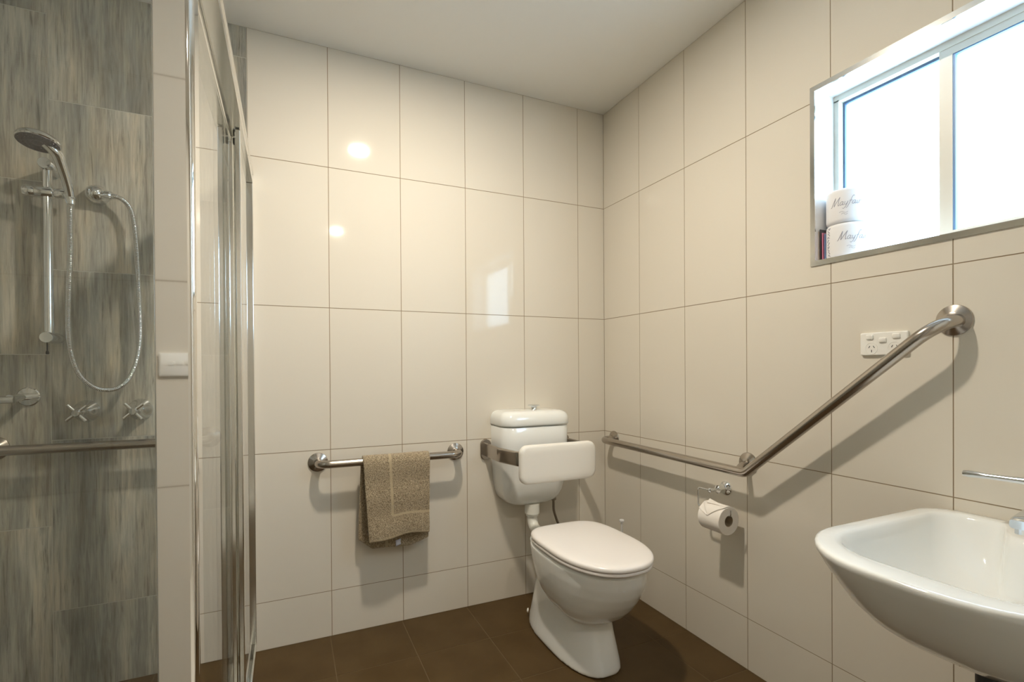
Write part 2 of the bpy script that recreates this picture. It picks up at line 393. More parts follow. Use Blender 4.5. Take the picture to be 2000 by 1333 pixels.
# ---------------------------------------------------------------- shower screen
XO = -1.682
sc = thing('shower_screen', 'polished aluminium framed glass shower screen with sliding door', 'shower screen', (-1.71, -.7, 0))
JY = -1.385
bm = B()   # corner post: flat polished front face with rounded edges
outl = []
hx0, hx1 = -1.7335, XO
def post_outline():
    o = []
    r1, r0 = .006, .0025
    for k in range(7):
        a = -PI/2+PI/2*k/6; o.append((hx1-.0105+.0105*math.cos(a), JY+.010+.010*math.sin(a)))
    o += [(hx1, JY+.045), (hx0, JY+.045)]
    for k in range(5):
        a = PI+PI/2*k/4; o.append((hx0+r0+r0*math.cos(a), JY+r0+r0*math.sin(a)))
    return o
po = post_outline(); loft(bm, [[(x, y, z) for x, y in po] for z in (0, 2.0)]); q = obj('corner_post', bm, M['mirror_alu'], sc, smooth=40)
for f in q.data.polygons: f.use_smooth = f.area < .01
bm = B(); box(bm, (-1.734, JY+.045, 1.878), (-1.716, -.001, 1.925)); box(bm, (-1.712, JY+.045, 1.878), (XO, -.001, 1.925)); box(bm, (-1.716, JY+.045, 1.90), (-1.712, -.001, 1.925))
box(bm, (XO, JY+.045, 1.915), (XO+.003, -.001, 1.925)); obj('top_rail', bm, M['alu'], sc, smooth=None)
bm = B(); bbox(bm, (-1.734, JY+.045, 0.001), (-1.728, -.001, .042), .001); bbox(bm, (XO-.007, JY+.045, .001), (XO, -.001, .042), .001); box(bm, (-1.728, JY+.045, .001), (XO-.007, -.001, .012)); bbox(bm, (-1.710, JY+.045, .001), (-1.705, -.001, .036), .001)
obj('bottom_track', bm, M['alu'], sc, smooth=None)
bm = B(); bbox(bm, (-1.704, -.018, .042), (XO, -.001, 1.878), .002); bbox(bm, (-1.734, -.012, .042), (-1.712, -.001, 1.878), .002); obj('wall_channel', bm, M['alu'], sc, smooth=None)
bm = B(); box(bm, (-1.700, -.475, .044), (-1.694, -.018, 1.876)); fp = obj('fixed_panel', bm, M['glass'], sc, smooth=None)
bm = B(); bbox(bm, (-1.704, -.500, .044), (-1.688, -.470, 1.876), .003); obj('panel_stile', bm, M['alu'], fp, smooth=None)
bm = B(); box(bm, (-1.725, -1.335, .044), (-1.719, -.435, 1.870)); dr = obj('sliding_door', bm, M['glass'], sc, smooth=None)
for y0_, y1_ in ((-.445, -.415), (-1.342, -1.325)):
    bm = B(); bbox(bm, (-1.731, y0_, .030), (-1.712, y1_, 1.876), .003); obj('door_stile', bm, M['alu'], dr, smooth=None)
for z0_, z1_ in ((1.855, 1.876), (.030, .055)):
    bm = B(); bbox(bm, (-1.728, -1.325, z0_), (-1.716, -.445, z1_), .002); obj('door_rail', bm, M['alu'], dr, smooth=None)
for y_ in (-.43, -1.25):
    bm = B(); lathe(bm, [(0, 0), (.011, 0), (.011, .008), (0, .008)], (-1.712, y_, 1.864), (1, 0, 0)); obj('roller', bm, M['black'], dr)
bm = B(); box(bm, (-2.606, JY+.016, .030), (hx0, JY+.022, 1.97)); rp = obj('return_panel', bm, M['glass'], sc, smooth=None)
bm = B(); bbox(bm, (-2.619, JY+.004, .001), (hx0, JY+.034, .030), .002); bbox(bm, (-2.619, JY+.004, 1.97), (hx0, JY+.034, 2.0), .002); bbox(bm, (-2.619, JY+.006, .03), (-2.606, JY+.032, 1.97), .002); q = obj('return_rail', bm, M['alu'], rp, smooth=None)

# ---------------------------------------------------------------- grab rails
FL = [(0, 0), (.0395, 0), (.040, .002), (.039, .0045), (.021, .013), (.0175, .015), (0, .015)]
def flange(bm, o, n, k=1.0): lathe(bm, [(r*k, h) for r, h in FL], Vector(o)+Vector(n)*.0004, n, 48)
# towel rail
t = thing('towel_rail', 'straight stainless grab rail on the back wall holding the towel', 'rail', (-1.146, 0, .745), 'stainless grab rails')
bm = B(); tube(bm, fillet([(-1.448, -.006, .745), (-1.448, -.088, .747), (-.845, -.088, .747), (-.845, -.006, .745)], .046, 12), .0165, 28); obj('bar', bm, M['steel'], t)
for x in (-1.448, -.845): bm = B(); flange(bm, (x, 0, .745), (0, -1, 0)); obj('wall_flange', bm, M['steel'], t)
# angled rail
t = thing('angled_grab_rail', 'long bent stainless grab rail rising diagonally along the window wall', 'rail', (0, -.9, .76), 'stainless grab rails')
bm = B(); tube(bm, fillet([(-.006, -.087, .763), (-.082, -.087, .763), (-.082, -.972, .757), (-.082, -1.556, 1.249), (-.006, -1.556, 1.249)], [.045, .045, .075], 12), .0168, 28); obj('bar', bm, M['steel'], t)
for y, z in ((-.087, .763), (-1.545, 1.251)): bm = B(); flange(bm, (0, y, z), (-1, 0, 0)); obj('wall_flange', bm, M['steel'], t)
bm = B(); flange(bm, (0, -.919, .776), (-1, 0, 0)); tube(bm, [(-.01, -.919, .776), (-.045, -.925, .772), (-.082, -.935, .757)], .011, 16); obj('support_bracket', bm, M['steel'], t)
# shower rail (horizontal)
t = thing('shower_grab_rail', 'horizontal stainless grab rail low on the grey shower wall', 'rail', (-2.2, 0, .87), 'stainless grab rails')
bm = B(); tube(bm, fillet([(-1.838, -.006, .872), (-1.838, -.075, .872), (-2.61, -.075, .876)], .045, 12), .0165, 28); obj('bar', bm, M['steel'], t)
for x in (-1.838, -2.46):
    bm = B(); flange(bm, (x, 0, .876), (0, -1, 0))
    if x < -2: tube(bm, [(x, -.01, .876), (x, -.075, .876)], .011, 16)
    obj('wall_flange', bm, M['steel'], t)

# ---------------------------------------------------------------- towel
def towel():
    # path across the bar: v metres from the front hem
    path = []
    r = .022; yc, zc = -.088, .747
    L = .330
    n = 44
    for i in range(n+1): path.append((i*L/n, -.1115-.002*math.sin(i*.35), .417+i*L/n, 'f'))
    for i in range(1, 12):
        a = PI*i/12; path.append((L+r*a, yc-r*math.cos(a), zc+r*math.sin(a), 't'))
    for i in range(0, 48): path.append((L+r*PI+i*.0082, -.066, zc-i*.0082, 'b'))
    bm = B(); uvl = bm.loops.layers.uv.new('uv'); nu = 56; Wd = .283; rows = []; uvs = []
    for v, y, z, k in path:
        row = []
        for j in range(nu+1):
            u = Wd*j/nu; s = j/nu
            drop = max(0, min(1, (zc-z)/.33))
            if k == 'f':
                x = -1.279+u+drop*.020*(1-s)-drop*.004*s
                yy = y-.010*drop*math.sin(s*PI*1.15+.4)*1.0-.003*math.sin(s*9+v*14)*drop-.004*drop
                zz = z+drop*(.014*math.exp(-((s-.66)/.26)**2)-.004*(1-s)**2)
            elif k == 't':
                x = -1.279+u; yy = y; zz = z
            else:
                x = -1.283+u-drop*.010*(1-s)+drop*.006*s
                yy = y+.012*drop*math.sin(s*PI*1.7+.6)+.006*drop
                zz = z+(.050*max(0, 1-s*5.2)*drop+.022*drop*max(0, s-.72)/.28)
                zz += 0
            row.append(bm.verts.new((x+random.uniform(-.0004, .0004), yy+random.uniform(-.0006, .0006), zz)))
        rows.append(row)
    for i in range(len(rows)-1):
        for j in range(nu):
            f = bm.faces.new((rows[i][j], rows[i][j+1], rows[i+1][j+1], rows[i+1][j]))
            for lp, (a, b_) in zip(f.loops, ((i, j), (i, j+1), (i+1, j+1), (i+1, j))): lp[uvl].uv = (Wd*b_/nu, path[a][0])
    o = obj('towel', bm, M['towel'], smooth=80)
    md = o.modifiers.new('thick', 'SOLIDIFY'); md.thickness = .009; md.offset = 0
    sb = o.modifiers.new('soft', 'SUBSURF'); sb.levels = 1; sb.render_levels = 1
    return o
tw = tag(towel(), 'folded taupe terry hand towel draped over the straight rail', 'towel')
bm = B(); nz = 8
vv = [[bm.verts.new((-1.140+.030*i/6, -.0725-.0015*math.sin(i), .392-.026*j/4+.006*i/6)) for i in range(7)] for j in range(5)]
for j in range(4):
    for i in range(6): bm.faces.new((vv[j][i], vv[j][i+1], vv[j+1][i+1], vv[j+1][i]))
ct = obj('care_tag', bm, M['tag']); ct.parent = tw; md = ct.modifiers.new('thick', 'SOLIDIFY'); md.thickness = .001
ct['label'] = 'small pale blue satin care tag'

# ---------------------------------------------------------------- cistern
cx0, cx1 = -.664, -.310; ccx = (cx0+cx1)/2
t = thing('toilet_cistern', 'white wall-hung toilet cistern with chrome push button', 'cistern', (ccx, 0, .48))
def cis_ring(z, wx, dy, r, n=8, y0=-.001):
    """D outline: flat against the wall, rounded at the front"""
    o = [(ccx+wx, y0)]
    for k in range(n+1):
        a = -PI/2*k/n; o.append((ccx+wx-r+r*math.cos(a), y0-dy+r+r*math.sin(a)))
    for k in range(n+1):
        a = -PI/2-PI/2*k/n; o.append((ccx-wx+r+r*math.cos(a), y0-dy+r+r*math.sin(a)))
    o.append((ccx-wx, y0))
    return [(x, y, z) for x, y in o]
hw = (cx1-cx0)/2
bm = B(); rings = []
for z, k, d, r in ((.478, .40, .085, .04), (.480, .52, .10, .05), (.487, .64, .115, .055), (.500, .755, .130, .06), (.52, .84, .142, .063), (.55, .905, .152, .063), (.60, .950, .160, .062), (.68, .975, .166, .06), (.78, .99, .170, .058), (.858, .995, .172, .058), (.860, .985, .170, .056)):
    rings.append(cis_ring(z, hw*k, d, r))
loft(bm, rings); obj('tank', bm, M['ceramic'], t, smooth=50)
bm = B(); rings = []
for z, k, d, r in ((.864, .985, .170, .056), (.866, 1.005, .176, .060), (.872, 1.015, .178, .060), (.895, 1.01, .176, .060), (.912, .985, .170, .058), (.922, .94, .162, .055), (.929, .87, .150, .05), (.933, .76, .132, .045), (.9345, .5, .10, .04)):
    rings.append(cis_ring(z, hw*k, d, r))
loft(bm, rings); obj('lid', bm, M['ceramic'], t, smooth=60)
bm = B(); lathe(bm, [(0, 0), (.018, 0), (.016, .003), (.015, .014), (.0165, .016), (.027, .018), (.030, .0205), (.026, .024), (.012, .026), (0, .0265)], (ccx+.015, -.085, .934), (0, 0, 1)); obj('push_button', bm, M['chrome'], t)
bm = B(); lathe(bm, [(0, .06), (.0355, .06), (.036, .012), (.030, .008), (.030, 0)], (ccx-.005, -.10, .425), (0, 0, 1), 32); obj('outlet_nut', bm, M['pipe'], t)
bm = B(); tube(bm, fillet([(ccx-.005, -.10, .43), (ccx-.005, -.10, .375), (ccx-.005, -.33, .335)], .05, 12), .0245, 28)
lathe(bm, [(.0245, 0), (.0275, .002), (.0275, .024), (.0245, .026)], (ccx-.005, -.155, .361), (0, -.98, -.17), 28); obj('flush_pipe', bm, M['pipe'], t)
bm = B(); tube(bm, catmull([(-.352, -.06, .50), (-.352, -.06, .455), (-.350, -.06, .42), (-.338, -.065, .375), (-.325, -.07, .33), (-.335, -.06, .26), (-.352, -.045, .175)], 8), .0062, 12)
lathe(bm, [(0, 0), (.013, 0), (.013, .018), (0, .018)], (-.352, -.06, .474), (0, 0, 1), 6)
obj('inlet_hose', bm, M['hosegrey'], t)
t = thing('stop_valve', 'small dark water stop valve on the wall behind the toilet', 'valve', (-.352, 0, .155))
bm = B(); lathe(bm, [(0, 0), (.024, 0), (.024, .004), (.010, .008), (.010, .05), (0, .05)], (-.352, -.0004, .155), (0, -1, 0), 28); lathe(bm, [(0, 0), (.009, 0), (.009, .025), (0, .025)], (-.352, -.045, .155), (0, 0, 1), 16); obj('body', bm, M['hosegrey'], t)
bm = B(); lathe(bm, [(0, 0), (.017, 0), (.019, .004), (.019, .018), (.015, .022), (0, .022)], (-.352, -.05, .150), (0, -1, 0), 20); obj('handle', bm, M['black'], t)

# backrest
t = thing('padded_backrest', 'white padded backrest above the toilet lid on a curved stainless strap bar', 'backrest', (-.475, -.2, .72))
strap = fillet([(-.693, -.006, .744), (-.693, -.175, .744), (-.640, -.300, .738), (-.310, -.300, .738), (-.257, -.175, .744), (-.257, -.006, .744)], [.08, .05, .05, .08], 10)
bm = B()
P_ = strap; rings = []
for i, p in enumerate(P_):
    a = P_[max(i-1, 0)]; b_ = P_[min(i+1, len(P_)-1)]; tt = (b_-a).normalized(); nn = tt.cross(Vector((0, 0, 1))).normalized()
    rings.append([tuple(p+nn*qx+Vector((0, 0, qz))) for qx, qz in rrect(.0085, .033, .0083, 5)])
loft(bm, rings); obj('strap_bar', bm, M['steel'], t)
for x in (-.693, -.257):
    bm = B(); loft(bm, [[(x+a, y, .744+b_) for a, b_ in rrect(w, h, w*.98, 8)] for y, w, h in ((-.0005, .027, .050), (-.009, .027, .050), (-.012, .0245, .0475))]); obj('wall_plate', bm, M['steel'], t)
bm = B(); bx_, bz_ = -.474, .719
loft(bm, [[(bx_+a, y, bz_+b_) for a, b_ in rrect(w, h, r, 8)] for y, w, h, r in ((-.309, .180, .074, .03), (-.311, .187, .081, .034), (-.318, .190, .084, .036), (-.330, .190, .084, .036), (-.337, .187, .081, .034), (-.341, .178, .072, .03), (-.343, .150, .05, .02))])
obj('cushion', bm, M['pad'], t, smooth=60)

# ---------------------------------------------------------------- toilet
TX = -.497
t = thing('toilet_pan', 'white china toilet pan with closed lid on a tapered pedestal', 'toilet', (TX, -.5, 0))
def dshape(cy, half, back, front, e=2.3, n=48, z=0, cx=TX):
    """egg/D outline: back = extent behind cy (towards wall), front = extent in front"""
    o = []
    for k in range(n):
        a = 2*PI*k/n; c, s = math.cos(a), math.sin(a)
        ex = e if s < 0 else 4.0
        x = half*math.copysign(abs(c)**(2/ex), c); y = math.copysign(abs(s)**(2/ex), s)*(back if s > 0 else front)
        o.append((cx+x, cy+y, z))
    return o
bm = B(); rings = []
# bowl
for z, hf, bk, ft in ((.175, .055, .06, .045), (.180, .080, .10, .075), (.195, .107, .15, .115), (.22, .131, .19, .152), (.25, .147, .215, .182), (.29, .160, .235, .213), (.33, .168, .247, .237), (.37, .174, .255, .252), (.40, .176, .26, .258), (.416, .178, .262, .262), (.421, .176, .26, .260), (.423, .171, .255, .255)):
    rings.append(dshape(-.61, hf, bk, ft, 2.15, 48, z))
loft(bm, rings)
bowl = bm
# pedestal with raised trap at the back
def ped(z, hf, yb, yf, ex=2.6): 
    cy = (yb+yf)/2; h = abs(yf-yb)/2; o = []
    for k in range(48):
        a = 2*PI*k/48; c, s = math.cos(a), math.sin(a)
        o.append((TX+hf*math.copysign(abs(c)**(2/ex), c), cy+h*math.copysign(abs(s)**(2/ex), s), z))
    return o
rings = []
for z, hf, yb, yf in ((.0005, .117, -.190, -.735), (.006, .119, -.188, -.737), (.03, .116, -.190, -.733), (.08, .106, -.200, -.722), (.13, .098, -.213, -.708), (.18, .093, -.228, -.695), (.22, .090, -.245, -.68), (.27, .084, -.268, -.60), (.31, .072, -.295, -.5), (.325, .05, -.33, -.45)):
    rings.append(ped(z, hf, yb, yf))
loft(bm, rings)
# rear bridge under the seat hinge
loft(bm, [ped(z, hf, yb, yf, 3.5) for z, hf, yb, yf in ((.33, .05, -.34, -.5), (.345, .10, -.325, -.52), (.37, .135, -.318, -.54), (.41, .145, -.315, -.54), (.424, .142, -.318, -.54))])
pan = obj('pan', bm, M['ceramic'], t, smooth=None)
rm = pan.modifiers.new('one_body', 'REMESH'); rm.mode = 'VOXEL'; rm.voxel_size = .0055; rm.use_smooth_shade = True
sm = pan.modifiers.new('glaze', 'SMOOTH'); sm.factor = .5; sm.iterations = 9
def slab(prof, name, m, cy, half, back, front, e):
    bm = B(); loft(bm, [dshape(cy, half+d, back+d, front+d, e, 72, z) for z, d in prof]); return obj(name, bm, m, t, smooth=50)
slab([(.4285, -.016), (.4300, -.014), (.4305, -.003), (.432, 0), (.436, .001), (.441, .0), (.443, -.004)], 'seat', M['seat'], -.62, .179, .255, .268, 2.28)
ld = slab([(.4432, -.012), (.4455, -.012), (.4460, -.003), (.4475, 0), (.452, .001), (.458, .0), (.462, -.004), (.4645, -.012), (.4660, -.03), (.467, -.07)], 'lid', M['seat'], -.62, .180, .257, .270, 2.28)
for hx in (-.08, .08):
    bm = B(); bbox(bm, (TX+hx-.02, -.367, .424), (TX+hx+.02, -.335, .447), .004); obj('hinge', bm, M['seat'], t)
# side notch cover (seat bumper recess) and bolt cap
bm = B(); lathe(bm, [(0, 0), (.010, 0), (.010, .004), (.007, .007), (0, .008)], (TX-.070, -.206, .028), (-1, .5, 0.1), 16); obj('bolt_cap', bm, M['plastic'], t)

# toilet brush standing in the corner
t = thing('toilet_brush', 'thin pale brush handle standing in the corner behind the toilet', 'brush', (-.115, -.30, 0))
bm = B(); lathe(bm, [(0, .001), (.045, .001), (.045, .006), (.035, .12), (.036, .125), (.032, .125), (.03, .02), (0, .02)], (-.115, -.30, 0), (0, 0, 1), 32); obj('holder', bm, M['brush'], t)
bm = B(); lathe(bm, [(0, .03), (.0055, .03), (.0055, .39), (.006, .398), (.012, .400), (.012, .408), (.006, .412), (0, .412)], (-.115, -.30, 0), (0, 0, 1), 20); obj('handle', bm, M['brush'], t)
bm = B(); lathe(bm, [(0, .021), (.022, .025), (.026, .06), (.020, .10), (0, .105)], (-.115, -.30, 0), (0, 0, 1), 24); obj('bristles', bm, M['plastic'], t)

# ---------------------------------------------------------------- toilet paper holder and roll
t = thing('toilet_paper_holder', 'chrome wall holder with a bent wire arm below the grab rail', 'holder', (0, -.815, .66))
PY, PZ = -.815, .660
bm = B(); lathe(bm, [(0, 0), (.027, 0), (.0275, .004), (.025, .008), (.019, .012), (.014, .020), (.014, .028), (.016, .030), (.016, .048), (.012, .052), (.0075, .058), (.0075, .074), (.009, .076), (.009, .088), (.006, .090), (0, .090)], (-.0004, PY, PZ), (-1, 0, 0), 36); obj('wall_post', bm, M['chrome'], t)
RX = -.082
bm = B(); tube(bm, fillet([(RX, PY-.004, PZ), (RX, -.752, PZ), (RX, -.752, .5855), (RX, -.909, .5855), (RX, -.9095, .607)], [.012, .012, .008], 8), .0037, 12); obj('wire_arm', bm, M['chrome'], t)
rz = .5645
t = thing('toilet_roll', 'white toilet paper roll with folded end hanging on the chrome holder', 'toilet paper', (RX, -.850, rz))
bm = B(); lathe(bm, [(.021, 0), (.0505, 0), (.0518, .0015), (.0518, .1005), (.0505, .102), (.021, .102), (.021, 0)], (RX, -.901, rz), (0, 1, 0), 56); obj('paper', bm, M['paper'], t)
bm = B(); lathe(bm, [(.0196, .0003), (.0209, .0003), (.0209, .1017), (.0196, .1017), (.0196, .0003)], (RX, -.901, rz), (0, 1, 0), 36); obj('core', bm, M['card'], t)
# folded triangular end of the sheet
bm = B(); rr_ = .0532
def cyl(y, a, r=rr_): return (RX-r*math.cos(a), y, rz+r*math.sin(a))   # a=0 faces the room, pi/2 up
ap = .15
rows = []
for i in range(13):
    f = i/12; a = 1.9-(1.9-.28)*f
    y0 = -.9005+.052*max(0, (f-.45)/.55); y1 = -.7995-.050*max(0, (f-.45)/.55)
    if f > .45: pass
    lift = .0006+.005*math.sin(f*PI)*.3
    rows.append([bm.verts.new(cyl(y0+(y1-y0)*j/6, a, rr_+lift)) for j in range(7)])
for A, Bq in zip(rows, rows[1:]):
    for j in range(6): bm.faces.new((A[j], A[j+1], Bq[j+1], Bq[j]))
q = obj('folded_end', bm, M['paper'], t, smooth=60); md = q.modifiers.new('thick', 'SOLIDIFY'); md.thickness = .0008
bm = B(); v = [bm.verts.new(cyl(-.8000, 1.25, .0560)), bm.verts.new(cyl(-.7995, .62, .0550)), bm.verts.new(cyl(-.846, .30, .0562)), bm.verts.new(cyl(-.830, 1.30, .0580))]
bm.faces.new(v); v2 = [bm.verts.new(cyl(-.8990, 1.35, .0558)), bm.verts.new(cyl(-.8030, 1.70, .062)), bm.verts.new(cyl(-.820, 1.15, .060))]; bm.faces.new(v2)
q = obj('fold_flap', bm, M['paper'], t, smooth=None); md = q.modifiers.new('thick', 'SOLIDIFY'); md.thickness = .0008

# ---------------------------------------------------------------- power point
t = thing('power_outlet', 'white double power point with three rocker switches behind the grab rail', 'power outlet', (0, -1.382, 1.198))
Y0, Y1, Z0, Z1 = -1.320, -1.444, 1.166, 1.232
yc_, zc_ = (Y0+Y1)/2, (Z0+Z1)/2
bm = B(); hwid, hh = (Y0-Y1)/2, (Z1-Z0)/2
loft(bm, [[(x, yc_+a, zc_+b_) for a, b_ in rrect(w, h, .004, 4)] for x, w, h in ((-.0005, hwid, hh), (-.0075, hwid, hh), (-.0095, hwid-.002, hh-.002), (-.0100, hwid-.010, hh-.002))])
pl = obj('face_plate', bm, M['gpo'], t)
for i, (dy, dz) in enumerate(((.0345, .020), (0, .010), (-.0345, .020))):
    bm = B(); loft(bm, [[(x, yc_+dy+a, zc_+dz+b_) for a, b_ in rrect(w, h, .0035, 4)] for x, w, h in ((-.0095, .0098, .0072), (-.0130, .0096, .0070), (-.0145, .0080, .0054))]); obj('rocker_switch', bm, M['gpo'], t)
for dy in (.030, -.030):
    cy_, cz_ = yc_+dy, zc_-.013
    bm = B(); lathe(bm, [(.0158, .0096), (.0165, .0108), (.0172, .0096), (.0158, .0096)], (0, cy_, cz_), (-1, 0, 0), 36); so = obj('socket_ring', bm, M['gpo'], t)
    bm = B()
    for oy, oz, ang in ((.0062, .0045, .52), (-.0062, .0045, -.52), (0, -.0075, 0)):
        vv = box(bm, (-.0104, -.0009, -.0036), (-.0098, .0009, .0036))
        bmesh.ops.rotate(bm, verts=vv, cent=(0, 0, 0), matrix=Matrix.Rotation(ang, 3, 'X')); bmesh.ops.translate(bm, verts=vv, vec=(0, cy_+oy, cz_+oz))
    s_ = obj('pin_slots', bm, M['slot'], so, smooth=None)
# light switch on the wall beside the doorway
t = thing('light_switch', 'white switch plate by the doorway, mirrored in the polished shower post', 'switch', (-1.846, FY, 1.152))
bm = B(); loft(bm, [[(-1.846+a, FY+y, 1.152+b_) for a, b_ in rrect(w, h, .004, 4)] for y, w, h in ((.0005, .053, .034), (.009, .053, .034), (.011, .050, .031))]); obj('face_plate', bm, M['gpo'], t)
for dx in (-.022, 0, .022):
    bm = B(); loft(bm, [[(-1.846+dx+a, FY+y, 1.156+b_) for a, b_ in rrect(w, h, .003, 4)] for y, w, h in ((.010, .0075, .0055), (.014, .007, .005))]); obj('rocker_switch', bm, M['gpo'], t)

# ---------------------------------------------------------------- washbasin
BY = -1.73; RZ = .7645
t = thing('washbasin', 'white china wall-hung washbasin with rounded corners under the window', 'basin', (0, BY, .6))
def basin_ring(z, x0, x1, hy, r_f, r_b, n=10, bow=0, cy=BY, deck=0):
    """rounded rectangle in plan: x0 = wall side, x1 = front (negative x); bow pushes the front out, deck bulges the back for the tap"""
    pts = []
    def arc(cx, cyy, r, a0, a1):
        for k in range(n+1):
            a = a0+(a1-a0)*k/n; pts.append([cx+r*math.cos(a), cyy+r*math.sin(a)])
    m_ = 12
    for k in range(1, m_): pts.append([x0, cy-hy+r_b+(2*hy-2*r_b)*k/m_])
    arc(x0-r_b, cy+hy-r_b, r_b, 0, PI/2)
    arc(x1+r_f, cy+hy-r_f, r_f, PI/2, PI)
    for k in range(1, m_): pts.append([x1, cy+hy-r_f-(2*hy-2*r_f)*k/m_])
    arc(x1+r_f, cy-hy+r_f, r_f, PI, 1.5*PI)
    arc(x0-r_b, cy-hy+r_b, r_b, 1.5*PI, 2*PI)
    for p in pts:
        s = (p[1]-cy)/hy; k = max(0, (x0-p[0])/(x0-x1)); p[0] -= bow*(1-s*s)*k
        p[0] -= deck*math.exp(-((p[1]-cy)/.055)**4)*max(0, 1-k*2.5)
    return [(p[0], p[1], z) for p in pts]
bm = B(); outer = []
for z, x0, x1, hy, rf in ((.560, -.010, -.20, .09, .05), (.563, -.008, -.34, .13, .08), (.570, -.006, -.395, .155, .12), (.586, -.004, -.440, .173, .135), (.612, -.003, -.482, .189, .15), (.650, -.002, -.524, .206, .165), (.690, -.001, -.556, .220, .175), (.728, -.001, -.583, .231, .180), (.748, -.001, -.596, .2355, .185), (.758, -.001, -.599, .2365, .185), (.7625, -.002, -.597, .2350, .184), (.7645, -.006, -.590, .2300, .178)):
    outer.append(basin_ring(z, x0, x1, hy, rf, .060*max(0, min(1, (z-.60)/.12))+.014, bow=.010))
inner = []
for z, x0, x1, hy, rf, rb, dk in ((.7645, -.030, -.545, .205, .130, .055, .105), (.7630, -.034, -.534, .199, .122, .055, .108), (.757, -.039, -.525, .194, .118, .055, .110), (.742, -.045, -.515, .188, .115, .058, .108), (.715, -.055, -.498, .179, .112, .07, .100), (.685, -.070, -.470, .166, .085, .08, .085), (.655, -.092, -.435, .147, .088, .085, .065), (.630, -.125, -.395, .120, .08, .08, .035), (.615, -.170, -.350, .080, .05, .05, .01), (.610, -.23, -.29, .028, .02, .02, 0)):
    inner.append(basin_ring(z, x0, x1, hy, rf, rb, bow=.008, deck=dk))
loft(bm, outer+inner); bs = obj('bowl', bm, M['ceramic'], t, smooth=60)
# overflow / waste
bm = B(); lathe(bm, [(0, 0), (.030, 0), (.030, .003), (.020, .004), (0, .0045)], (-.26, BY, .6095), (0, 0, 1), 32); obj('waste_grate', bm, M['chrome'], t)
bm = B(); tube(bm, fillet([(-.262, BY, .57), (-.262, BY, .36), (-.01, BY, .32)], .06, 10), .020, 24)
lathe(bm, [(0, 0), (.030, 0), (.033, .004), (.033, .026), (.030, .032), (.034, .036), (.034, .07), (.03, .075), (0, .075)], (-.262, BY, .480), (0, 0, 1), 32); obj('waste_pipe', bm, M['black'], t)
# mixer tap
TXx, TY = -.080, -1.73
t = thing('mixer_tap', 'chrome basin mixer tap with a long lever reaching over the basin', 'tap', (TXx, TY, RZ))
bm = B(); lathe(bm, [(0, 0), (.026, 0), (.026, .006), (.022, .010), (.022, .085), (.023, .088), (.023, .112), (.018, .120), (0, .121)], (TXx, TY, RZ+.0004), (0, 0, 1), 36)
obj('body', bm, M['chrome'], t)
bm = B(); loft(bm, [[(x, TY+a, zc0+b_) for a, b_ in rrect(w, h, .006, 4)] for x, zc0, w, h in ((TXx, .815, .016, .014), (TXx-.05, .809, .016, .012), (TXx-.085, .803, .016, .011), (TXx-.096, .801, .014, .009))])
lathe(bm, [(0, 0), (.011, 0), (.011, .014), (0, .014)], (TXx-.080, TY, .780), (0, 0, 1), 24); obj('spout', bm, M['chrome'], t)
bm = B(); LP = [Vector((-.090, TY-.012, .8815)), Vector((-.095, -1.69, .8805)), Vector((-.098, -1.65, .8800)), Vector((-.098, -1.616, .8795)), Vector((-.098, -1.606, .8790))]
rings = []
for p, w, h in zip(LP, (.016, .010, .0085, .0090, .0080), (.009, .0068, .0062, .0085, .0070)):
    rings.append([(p.x+a, p.y, p.z+b_) for a, b_ in rrect(w, h, min(w, h)*.95, 6)])
loft(bm, rings); obj('lever', bm, M['chrome'], t)

# ---------------------------------------------------------------- things on the window sill
SZ = WZ0+.0125
STROKES = {  # script letters as strokes, unit height
 'M': ([(.0, -.05), (.10, -.02), (.22, .45), (.36, .98)], [(.36, .98), (.36, .4), (.38, .0)], [(.40, .0), (.62, .55), (.84, .98)], [(.84, .98), (.80, .5), (.86, .02), (.95, .05)]),
 'a': ([(.30, .36), (.18, .42), (.04, .25), (.04, .05), (.16, .0), (.28, .15), (.33, .38)], [(.33, .38), (.30, .10), (.36, .0), (.46, .08)]),
 'y': ([(.04, .38), (.06, .12), (.16, .0), (.28, .15), (.34, .38)], [(.34, .38), (.26, -.15), (.10, -.42), (-.05, -.36)]),
 'f': ([(.46, .92), (.34, .98), (.24, .70), (.14, .10), (.02, -.32), (-.10, -.40)], [(.06, .40), (.38, .42)]),
 'i': ([(.06, .36), (.05, .08), (.12, .0), (.20, .06)], [(.10, .56), (.12, .59)]),
 'r': ([(.05, .38), (.06, .02)], [(.06, .22), (.16, .38), (.28, .36)]),
}
ADV = {'M': 1.0, 'a': .46, 'y': .40, 'f': .40, 'i': .20, 'r': .28}
def script_on_cyl(bm, text, cx, cy, r, z, h, a_start):
    """write along a cylinder wall; angle a measured so that text runs left to right seen from the room"""
    pen = 0
    for ch in text:
        for st in STROKES[ch]:
            pts = catmull([(x, y, 0) for x, y in st], 5) if len(st) > 2 else [Vector((*st[0], 0)), Vector((*st[1], 0))]
            path = []
            for p in pts:
                sx = (pen+p.x+.25*p.y)*h; a = a_start+sx/r
                path.append((cx-math.cos(a)*r*1.0, cy-math.sin(a)*r, z+p.y*h))
            tube(bm, path, .0007 if ch != 'M' else .0008, 6)
        pen += ADV[ch]
RXc, RYc, RR = .062, -1.241, .0575
